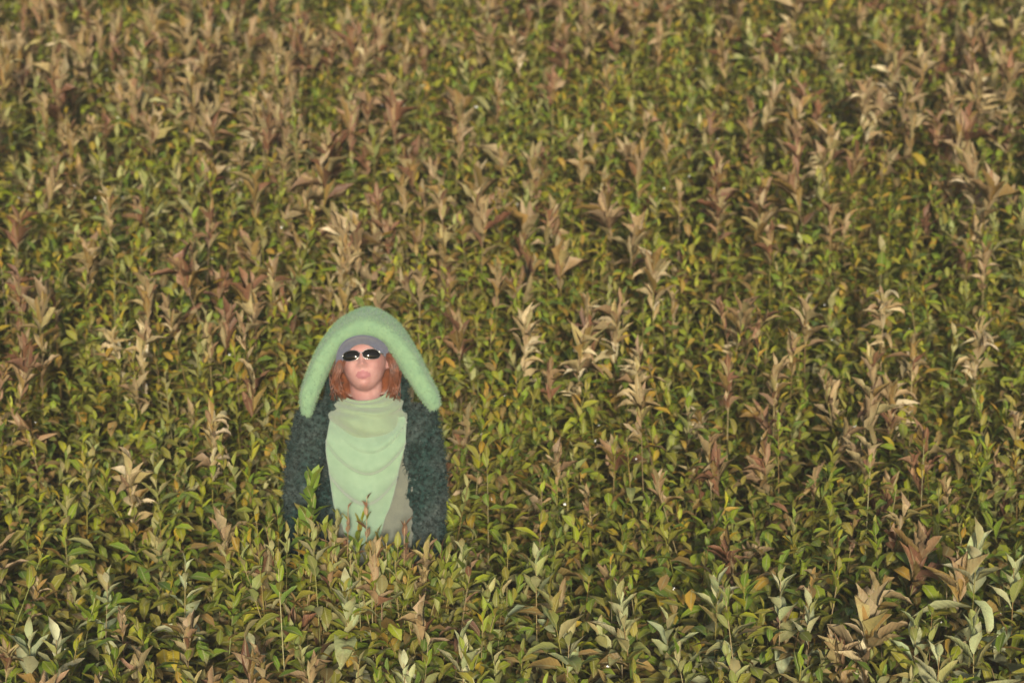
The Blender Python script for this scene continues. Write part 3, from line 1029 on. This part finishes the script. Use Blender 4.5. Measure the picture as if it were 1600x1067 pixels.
parts.append(torso([(0.80, 0.145, 0.10, 0, 0.01), (0.90, 0.165, 0.115, 0, 0.01), (1.02, 0.135, 0.095, 0, 0), (1.12, 0.132, 0.10, 0, 0), (1.22, 0.155, 0.11, 0, 0),
                    (1.31, 0.165, 0.10, 0, 0.01), (1.36, 0.12, 0.075, 0, 0.015), (1.40, 0.06, 0.055, 0, 0.015)]))
JOINT = {}
for s in (-1, 1):
    shd = V3((cx + s * 0.165, 0.01, SH_Z - 0.01)); elb = V3((cx - 0.008 + s * 0.203, 0.02, 1.085)); wr = V3((cx - 0.006 + s * 0.190, -0.055, 0.845))
    JOINT[s] = (shd, elb, wr)
    parts.append(limb([(V3((cx + s * 0.11, 0.01, SH_Z - 0.02)), 0.05), (shd, 0.052), ((shd * 2 + elb) / 3, 0.047), (elb, 0.038), ((elb * 2 + wr) / 3, 0.038), (wr, 0.026)], 16))
    pal = wr + V3((0, -0.03, -0.085))
    parts.append(limb([(wr, 0.026), (wr + V3((0, -0.012, -0.035)), 0.031), (pal, 0.034), (pal + V3((0, -0.004, -0.012)), 0.028)], 12))
    for k, ln in enumerate((0.070, 0.078, 0.072, 0.056)):
        o = V3((0, 0, 0)); base = pal + V3((s * 0.004, -0.033 + 0.021 * k, -0.002 + 0.002 * abs(k - 1)))
        m1 = base + V3((-s * 0.004, -0.006, -ln * 0.5)); m2 = m1 + V3((-s * 0.016, -0.008, -ln * 0.32)); m3 = m2 + V3((-s * 0.014, -0.004, -ln * 0.2))
        parts.append(limb([(base + V3((0, 0, 0.03)), 0.0095), (base, 0.0095), (m1, 0.0088), (m2, 0.008), (m3, 0.006)], 8))
    tb = wr + V3((-s * 0.006, -0.035, -0.045))
    parts.append(limb([(tb, 0.013), (tb + V3((-s * 0.012, -0.025, -0.03)), 0.0115), (tb + V3((-s * 0.020, -0.030, -0.058)), 0.0085)], 8))
    hip = V3((cx + s * 0.085, 0.01, 0.84)); knee = V3((cx + s * 0.095, 0.0, 0.46)); ank = V3((cx + s * 0.10, 0.03, 0.085))
    parts.append(limb([(hip + V3((0, 0, 0.05)), 0.085), (hip, 0.088), ((hip + knee) / 2, 0.072), (knee, 0.053), ((knee * 2 + ank) / 3, 0.053), (ank, 0.036), (V3((ank.x, 0.03, 0.03)), 0.036)], 16))
    parts.append(limb([(V3((ank.x, 0.07, 0.035)), 0.03), (V3((ank.x, 0.02, 0.045)), 0.037), (V3((ank.x + s * 0.01, -0.09, 0.035)), 0.035), (V3((ank.x + s * 0.015, -0.15, 0.025)), 0.022)], 12))
bv, bf = merge(*parts)
body_me = remesh(bv, bf, 0.0050, 2)
ks = NT('skin')
ps = ks.geo()
cs = ks.mix(ks.ramp(ks.noise(22, 4, ps), 0.35, 0.65), (0.35, 0.175, 0.16), (0.44, 0.25, 0.23))
cs = ks.mix(ks.ramp(ks.noise(240, 2, ps), 0.60, 0.72, 0, 0.5), cs, (0.28, 0.13, 0.095))
ks.l(cs, ks.b.inputs['Base Color'])
ks.b.inputs['Roughness'].default_value = 0.5
ks.b.inputs['Specular IOR Level'].default_value = 0.25
ks.bump(ks.noise(420, 3, ps), 0.25, 0.002)
ks.b.inputs['Subsurface Weight'].default_value = 0.12
ks.b.inputs['Subsurface Radius'].default_value = (0.012, 0.005, 0.003)
ks.b.inputs['Subsurface Scale'].default_value = 0.6
M_LIPS = plain('lips', (0.30, 0.125, 0.135), 0.65, 0.25)
body = link('body', body_me, ks.m, person)
body_me.materials.append(M_LIPS)
HRT = HR.transposed()
co, no_ = me_arrays(body_me)
loc = (co - np.array(HC)) @ np.array(HRT).T
la, lb_, lc_ = loc[:, 0], loc[:, 2], -loc[:, 1]
inside = (lc_ > 0.06) & (((la / 0.0275) ** 2 + ((lb_ + 0.0600) / 0.0142) ** 2) < 1)
for p in body_me.polygons:
    p.use_smooth = True
    if all(inside[k] for k in p.vertices): p.material_index = 1

# hair: two curtains of strands and the mass behind the neck
kh = NT('hair')
ch = kh.mix(kh.ramp(kh.noise(55, 3, kh.geo()), 0.3, 0.7), (0.19, 0.060, 0.026), (0.07, 0.026, 0.016))
kh.l(ch, kh.b.inputs['Base Color'])
kh.b.inputs['Roughness'].default_value = 0.42
hv = []
hr = random.Random(9)
for s, keys in ((-1, [((545, 545), (530, 566), (521, 595), (533, 622)), ((540, 545), (526, 566), (519, 598), (525, 616)), ((546, 548), (535, 570), (531, 600), (553, 628)), ((542, 545), (532, 575), (527, 605), (545, 626))]),
                (1, [((596, 540), (611, 563), (613, 590), (603, 622)), ((598, 540), (620, 562), (626, 590), (621, 622)), ((600, 540), (616, 565), (621, 595), (614, 625)), ((597, 545), (609, 572), (610, 600), (611, 628))])):
    for k in range(420):
        w = np.array([hr.random() for _ in keys]); w = w ** 2; w /= w.sum()
        K = sum(wi * np.array(kk, float) for wi, kk in zip(w, keys))
        dy0 = hr.uniform(-0.075, 0.06)
        pts = smoothpath([tuple(lp(px + hr.gauss(0, 1.6), vv + hr.gauss(0, 2.0), dy0 + dd)) for (px, vv), dd in zip(K, (0.03, -0.005, -0.012, 0.0))], 8)
        hv.append(limb([(V3(p), 0.0016 * (1.0 - 0.6 * (i / 7) ** 2)) for i, p in enumerate(pts)], 4))
for k in range(60):                                   # flyaways
    s = hr.choice((-1, 1))
    x0 = 531 if s < 0 else 611
    pts = smoothpath([tuple(lp(x0 + s * hr.uniform(-6, 6), 560 + hr.uniform(-8, 12), -0.03)), tuple(lp(x0 + s * hr.uniform(0, 16), 590 + hr.uniform(-6, 8), -0.07)),
                      tuple(lp(x0 + s * hr.uniform(-8, 16), 618 + hr.uniform(-10, 10), -0.085))], 7)
    hv.append(limb([(V3(p), 0.0011) for p in pts], 4))
back = []
for k in range(160):
    a0 = hr.uniform(-1, 1)
    pts = smoothpath([tuple(hd(0.06 * a0, 0.05, -0.09 + 0.03 * abs(a0))), tuple(hd(0.085 * a0, -0.03, -0.095 + 0.05 * abs(a0))), tuple(hd(0.095 * a0, -0.11, -0.06 + 0.05 * abs(a0)))], 6)
    back.append(limb([(V3(p), 0.0045) for p in pts], 4))
v_, f_ = merge(*hv, *back)
me = bpy.data.meshes.new('hair'); me.from_pydata([tuple(p) for p in v_], [], f_)
for p in me.polygons: p.use_smooth = True
tag(link('hair', me, kh.m, person), 'straight red-brown bob framing the face')

# sunglasses
M_LENS = plain('dark_lens', (0.006, 0.005, 0.004), 0.10, 0.35)
M_WIRE = plain('silver_wire', (0.55, 0.55, 0.54), 0.25, 0.5, metal=1.0)
glasses = bpy.data.objects.new('sunglasses', None)
COL.objects.link(glasses); glasses.parent = person
tag(glasses, 'narrow oval dark sunglasses with silver bridge')


def gc(a):                                   # wrap of the glasses round the face
    return 0.112 - 4.2 * a * a


frames = []
for s in (-1, 1):
    a0, b0 = s * 0.0335, -0.001
    rings = []
    for rad in (0.02, 0.3, 0.6, 0.85, 1.0):
        ring = []
        for j in range(28):
            t = 2 * math.pi * j / 28
            ea = 0.0288 * abs(math.cos(t)) ** 0.85 * math.copysign(1, math.cos(t))
            eb = 0.0172 * abs(math.sin(t)) ** 0.9 * math.copysign(1, math.sin(t))
            a = a0 + rad * ea
            ring.append(hd(a, b0 + rad * eb, gc(a) + 0.006 * (1 - rad * rad)))
        rings.append(ring)
    rim = rings[-1]
    rings.append([p + hd_raw(0, 0, -0.003) for p in rim])
    v_, f_ = loft(rings)
    me = bpy.data.meshes.new('lens'); me.from_pydata([tuple(p) for p in v_], [], f_)
    for p in me.polygons: p.use_smooth = True
    link('lens', me, M_LENS, glasses)
    frames.append(limb([(p, 0.0009) for p in rim + rim[:1]], 6))
    frames.append(limb([(hd(s * 0.061, 0.003, gc(0.061)), 0.0016), (hd(s * 0.073, 0.004, 0.07), 0.0016), (hd(s * 0.077, 0.006, 0.03), 0.0015), (hd(s * 0.077, 0.008, -0.01), 0.0015)], 6))
frames.append(limb([(hd(-0.007, 0.002, gc(0.007) + 0.001), 0.0016), (hd(0, 0.0055, gc(0) + 0.004), 0.0020), (hd(0.007, 0.002, gc(0.007) + 0.001), 0.0016)], 8))
v_, f_ = merge(*frames)
me = bpy.data.meshes.new('frame'); me.from_pydata([tuple(p) for p in v_], [], f_)
for p in me.polygons: p.use_smooth = True
link('frame', me, M_WIRE, glasses)

# grey cap
M_CAP = plain('grey_felt', (0.092, 0.100, 0.145), 0.9, 0.12, (0.07, 0.077, 0.118), 90, (260, 0.4, 0.003), sheen=0.3)
cap = bpy.data.objects.new('cap', None)
COL.objects.link(cap); cap.parent = person
tag(cap, 'blue-grey cap with curved brim under the hood')
rim = smoothpath([(-0.090, -0.022, 0.058), (-0.081, 0.014, 0.098), (-0.050, 0.042, 0.140), (0.0, 0.053, 0.158), (0.050, 0.047, 0.140), (0.083, 0.028, 0.098), (0.095, 0.006, 0.056)], 25)
inn = smoothpath([(-0.074, -0.020, 0.050), (-0.058, -0.001, 0.078), (-0.030, 0.0265, 0.098), (0.0, 0.035, 0.104), (0.030, 0.0285, 0.098), (0.060, 0.006, 0.078), (0.079, -0.004, 0.050)], 25)
rows = []
for t in (0, 0.25, 0.5, 0.75, 1.0):
    rows.append([hd(*(inn[i] * (1 - t) + rim[i] * t + np.array((0, 0.004 * math.sin(math.pi * t), 0)))) for i in range(25)])
v_, f_ = loft(rows, closed_ring=False)
me = bpy.data.meshes.new('brim'); me.from_pydata([tuple(p) for p in v_], [], f_)
for p in me.polygons: p.use_smooth = True
br = link('brim', me, M_CAP, cap)
sm = br.modifiers.new('t', 'SOLIDIFY'); sm.thickness = 0.005; sm.offset = 0
br.modifiers.new('ss', 'SUBSURF').render_levels = 1
rings = []
for i in range(10):
    t = i / 9 * 0.5 * math.pi
    rings.append([hd(0.083 * math.cos(t) * math.sin(q), 0.046 + 0.060 * math.sin(t), (0.101 if math.cos(q) > 0 else 0.108) * math.cos(t) * math.cos(q)) for q in np.linspace(0, 2 * math.pi, 33)[:-1]])
v_, f_ = loft(rings)
me = bpy.data.meshes.new('crown'); me.from_pydata([tuple(p) for p in v_], [], f_)
for p in me.polygons: p.use_smooth = True
link('crown', me, M_CAP, cap)

# green fuzzy hood with two long ends lying on the shoulders
inner = [(486, 652), (493, 628), (503, 602), (514, 577), (526, 553), (545, 530), (570, 522), (596, 528), (614, 549), (629, 576), (644, 600), (659, 623), (674, 643)]
outer = [(471, 646), (469, 616), (478, 588), (489, 560), (505, 531), (530, 503), (573, 484), (610, 499), (634, 523), (655, 556), (672, 590), (685, 614), (689, 634)]
depth = [0.016, 0.034, 0.047, 0.062, 0.080, 0.100, 0.105, 0.100, 0.080, 0.062, 0.047, 0.034, 0.016]
yoff = [-0.115, -0.105, -0.085, -0.065, -0.025, 0.012, 0.018, 0.012, -0.025, -0.065, -0.085, -0.105, -0.115]
K = smoothpath([i_ + o_ + (d_, y_) for i_, o_, d_, y_ in zip(inner, outer, depth, yoff)], 61)
rings = []
for k in K:
    a, b = lp(k[0], k[1], k[5]), lp(k[2], k[3], k[5])
    c_ = (a + b) / 2; e = (b - a) / 2
    ring = []
    for j in range(22):
        t = 2 * math.pi * j / 22
        ct, st = math.cos(t), math.sin(t)
        pp = c_ + e * (abs(ct) ** 0.62 * math.copysign(1, ct)) + V3((0, -1, 0)) * k[4] * (abs(st) ** 0.62 * math.copysign(1, st))
        ring.append(pp)
    rings.append(ring)
hv_ = loft(rings)
rb = []
for i in range(9):                                   # back of the hood, down to the collar
    t = i / 8
    zz = hd(0, 0.09, -0.05).z * (1 - t) + (NB.z + 0.0) * t
    w = 0.088 + 0.02 * math.sin(math.pi * t)
    rb.append([V3((HC.x + w * math.sin(q), 0.085 + 0.07 * -math.cos(q) * 1.0, zz)) for q in np.linspace(0, 2 * math.pi, 25)[:-1]])
hm = remesh(*merge(hv_, loft(rb)), 0.008, 4)
M_HOOD = plain('green_plush', (0.175, 0.275, 0.155), 0.95, 0.1, (0.14, 0.235, 0.14), 26, sheen=0.2)
tag(with_fuzz('hood', hm, M_HOOD, person, 50000, 0.009, 0.0006, nr, spread=1.0), 'light green fuzzy hood with two long ends over the shoulders')

# coat
kc = NT('dark_teal_fleece')
pc = kc.geo()
cc_ = kc.mix(kc.ramp(kc.noise(9, 4, pc), 0.36, 0.62), (0.052, 0.066, 0.062), (0.018, 0.040, 0.036))
cc_ = kc.mix(kc.ramp(kc.noise(75, 3, pc), 0.45, 0.62, 0, 0.85), cc_, (0.008, 0.012, 0.011))
cc_ = kc.mix(kc.ramp(kc.noise(120, 3, pc), 0.60, 0.70, 0, 0.6), cc_, (0.10, 0.12, 0.115))
kc.l(cc_, kc.b.inputs['Base Color'])
kc.b.inputs['Roughness'].default_value = 0.9
kc.b.inputs['Specular IOR Level'].default_value = 0.1
M_COAT = kc.m
secs = [(0.80, 0.215, 0.150), (0.92, 0.200, 0.142), (1.05, 0.184, 0.135), (1.18, 0.176, 0.135), (1.28, 0.178, 0.13), (1.335, 0.168, 0.118), (1.375, 0.150, 0.112), (1.42, 0.138, 0.112), (1.47, 0.132, 0.108), (1.50, 0.126, 0.102)]
S = smoothpath(secs, 32)
rings = []
for (z, w, d) in S:
    f = min(1, max(0, (z - 0.90) / 0.45))
    xl, xr = -0.102 - 0.01 * (1 - f), 0.172 * (1 - f) + 0.120 * f
    pl = -math.asin(min(0.93, -xl / w)); pr = math.asin(min(0.93, xr / w))
    ring = []
    m_ = 40
    an = np.linspace(pr, 2 * math.pi + pl, m_)
    th_ = 0.016
    for q in an: ring.append(V3((cx + w * math.sin(q), 0.005 - d * math.cos(q), z)))
    for q in an[::-1]: ring.append(V3((cx + (w - th_) * math.sin(q), 0.005 - (d - th_) * math.cos(q), z)))
    rings.append(ring)
jp = [loft(rings)]
for s in (-1, 1):
    shd, elb, wr = JOINT[s]
    jp.append(limb([(V3((cx + s * 0.115, 0.008, SH_Z - 0.015)), 0.062), (shd + V3((s * 0.004, 0, 0.0)), 0.073), ((shd * 2 + elb) / 3 + V3((s * 0.006, 0, 0)), 0.072), ((shd + elb * 2) / 3 + V3((s * 0.008, -0.01, 0)), 0.070),
                    (elb + V3((s * 0.0, -0.01, 0)), 0.068), ((elb + wr) / 2, 0.062), (wr + V3((0, 0, 0.01)), 0.056), (wr + V3((0, -0.004, -0.01)), 0.052)], 20))
jm = remesh(*merge(*jp), 0.007, 3)
co, no_ = me_arrays(jm)
bump_ = 0.0075 * (np.sin(co[:, 0] * 95 + 3 * np.sin(co[:, 2] * 40)) * np.sin(co[:, 2] * 85 + 2 * np.sin(co[:, 1] * 50)) + 0.6 * np.sin(co[:, 1] * 130 + co[:, 2] * 60))
co2 = co + no_ * bump_[:, None]
jm.vertices.foreach_set('co', co2.astype(np.float32).ravel()); jm.update()
tag(with_fuzz('coat', jm, M_COAT, person, 40000, 0.021, 0.0014, nr, spread=1.0, clump=0.9), 'open dark teal fuzzy coat')

# grey inner garment
M_GREY = plain('taupe_knit', (0.145, 0.152, 0.115), 0.9, 0.15, (0.12, 0.127, 0.10), 35, (220, 0.5, 0.004), sheen=0.3)
rows = [(0.72, 0.185, 0.125), (0.85, 0.185, 0.122), (0.95, 0.180, 0.118), (1.05, 0.175, 0.115), (1.2, 0.17, 0.115), (1.3, 0.165, 0.105), (1.36, 0.12, 0.08), (1.395, 0.075, 0.065)]
n = 72
rg = []
for (z, w, d) in smoothpath(rows, 22):
    rg.append([V3((cx + (w + 0.004 * math.sin(9 * q + 5 * z)) * math.sin(q), -(d + 0.006 * math.sin(13 * q + 3 * z) * (1.3 - z)) * math.cos(q), z)) for q in np.linspace(0, 2 * math.pi, n + 1)[:-1]])
v_, f_ = loft(rg)
me = bpy.data.meshes.new('sweater'); me.from_pydata([tuple(p) for p in v_], [], f_)
for p in me.polygons: p.use_smooth = True
tag(link('sweater', me, M_GREY, person), 'grey-brown garment showing right of the scarf')

# scarf
M_SCARF = plain('pale_green_wool', (0.205, 0.295, 0.195), 0.95, 0.1, (0.17, 0.255, 0.165), 30, (420, 0.5, 0.003), sheen=0.4)
scarf = bpy.data.objects.new('scarf', None)
COL.objects.link(scarf); scarf.parent = person
tag(scarf, 'pale green wool scarf wound round the neck and draped over the chest')
E = smoothpath([(519, 632, 650), (515, 635, 662), (512, 634, 680), (510, 630, 705), (515, 622, 735), (519, 616, 765), (523, 609, 790), (530, 602, 806), (538, 596, 826), (542, 590, 850)], 110)
rows = []
for jrow, (xl, xr, v) in enumerate(E):
    row = []
    for i in range(49):
        u = i / 48
        q = 2 * u - 1.06
        px = xl + (xr - xl) * u
        vv = v + 9 * (1 - q * q) * math.exp(-((v - 690) / 60) ** 2)
        t = (v - 636) / 200
        dv = v + (58 if q > 0 else 40) * q * q + 7 * math.sin(3.1 * u + 0.6)
        fold = 0.0
        for (v0, wd_, am, qc) in ((700, 13, 0.008, 0.8), (735, 18, 0.011, 0.3), (786, 22, 0.013, -0.15)):
            xx_ = (dv - v0) / wd_
            fold += am * math.exp(-(xx_ / (1.8 if xx_ < 0 else 0.2)) ** 2) * (0.35 + 0.65 * math.exp(-((q - qc) / 0.7) ** 2))
        fold += 0.003 * math.exp(-((v - 810) / 50) ** 2) * math.sin(u * 9 + v * 0.02)
        dy = -(0.118 - 0.055 * math.exp(-((v - 650) / 22) ** 2) + 0.030 * (1 - q * q) + 0.012 * math.exp(-((v - 700) / 45) ** 2)) - 2.2 * fold
        row.append(lp(px, vv, dy))
    rows.append(row)
v_, f_ = loft(rows, closed_ring=False)
me = bpy.data.meshes.new('drape'); me.from_pydata([tuple(p) for p in v_], [], f_)
for p in me.polygons: p.use_smooth = True
dr = link('drape', me, M_SCARF, scarf)
sm = dr.modifiers.new('t', 'SOLIDIFY'); sm.thickness = 0.006; sm.offset = -1
cz = lp(575, 640).z + 0.041
prof = smoothpath([(-0.105, 0.105, 0.112), (-0.088, 0.124, 0.142), (-0.045, 0.127, 0.149), (-0.012, 0.120, 0.134), (0.010, 0.107, 0.112), (0.026, 0.094, 0.098), (0.034, 0.084, 0.086), (0.030, 0.075, 0.076), (0.010, 0.070, 0.07)], 44)
rg = []
for i, (dz, w, d) in enumerate(prof):
    ring = []
    for q in np.linspace(0, 2 * math.pi, 81)[:-1]:
        wr_ = 0.0065 * math.sin(i * 0.75 + 1.6 * math.sin(q + 0.6) + 0.8 * math.sin(3 * q)) + 0.002 * math.sin(7 * q + i * 0.4)
        dipz = -0.022 * math.cos(q) * max(0, (dz + 0.03) / 0.06) * (1 if math.cos(q) > 0 else 0.3) + 0.010 * math.sin(q) * max(0, (dz + 0.04) / 0.07)
        ring.append(V3((cx + 0.006 + (w + wr_) * math.sin(q), -0.020 - (d + wr_) * math.cos(q), cz + dz + dipz - 0.008 * math.cos(q) * (dz < -0.05))))
    rg.append(ring)
v_, f_ = loft(rg, caps=False)
me = bpy.data.meshes.new('neck_wrap'); me.from_pydata([tuple(p) for p in v_], [], f_)
for p in me.polygons: p.use_smooth = True
nw = link('neck_wrap', me, plain('olive_green_knit', (0.20, 0.265, 0.165), 0.95, 0.1, (0.18, 0.235, 0.145), 40, (420, 0.5, 0.003), sheen=0.3), scarf)
sm = nw.modifiers.new('t', 'SOLIDIFY'); sm.thickness = 0.005; sm.offset = -1

# trousers and boots, down among the stalks
M_TR = plain('dark_trouser_cloth', (0.06, 0.06, 0.055), 0.9, 0.2, (0.045, 0.045, 0.042), 50)
tp = [torso([(0.78, 0.150, 0.105, 0, 0.01), (0.86, 0.172, 0.122, 0, 0.01), (0.95, 0.165, 0.115, 0, 0.005), (1.0, 0.150, 0.105, 0, 0)])]
for s in (-1, 1):
    tp.append(limb([(V3((cx + s * 0.085, 0.01, 0.9)), 0.09), (V3((cx + s * 0.088, 0.01, 0.8)), 0.098), (V3((cx + s * 0.092, 0.005, 0.6)), 0.083), (V3((cx + s * 0.096, 0.0, 0.44)), 0.070),
                    (V3((cx + s * 0.098, 0.015, 0.25)), 0.068), (V3((cx + s * 0.10, 0.03, 0.10)), 0.062)], 18))
tm = remesh(*merge(*tp), 0.013, 2)
link('trousers', tm, M_TR, person)
M_BT = plain('boot_leather', (0.03, 0.024, 0.018), 0.5, 0.4)
for s in (-1, 1):
    ax = cx + s * 0.10
    bm_ = remesh(*merge(limb([(V3((ax, 0.03, 0.05)), 0.050), (V3((ax, 0.03, 0.13)), 0.050), (V3((ax, 0.03, 0.20)), 0.052)], 16),
                        limb([(V3((ax, 0.085, 0.048)), 0.035), (V3((ax, 0.04, 0.052)), 0.046), (V3((ax + s * 0.008, -0.07, 0.046)), 0.046), (V3((ax + s * 0.015, -0.15, 0.036)), 0.034), (V3((ax + s * 0.016, -0.178, 0.03)), 0.018)], 16)), 0.007, 2)
    link('boot', bm_, M_BT, person)
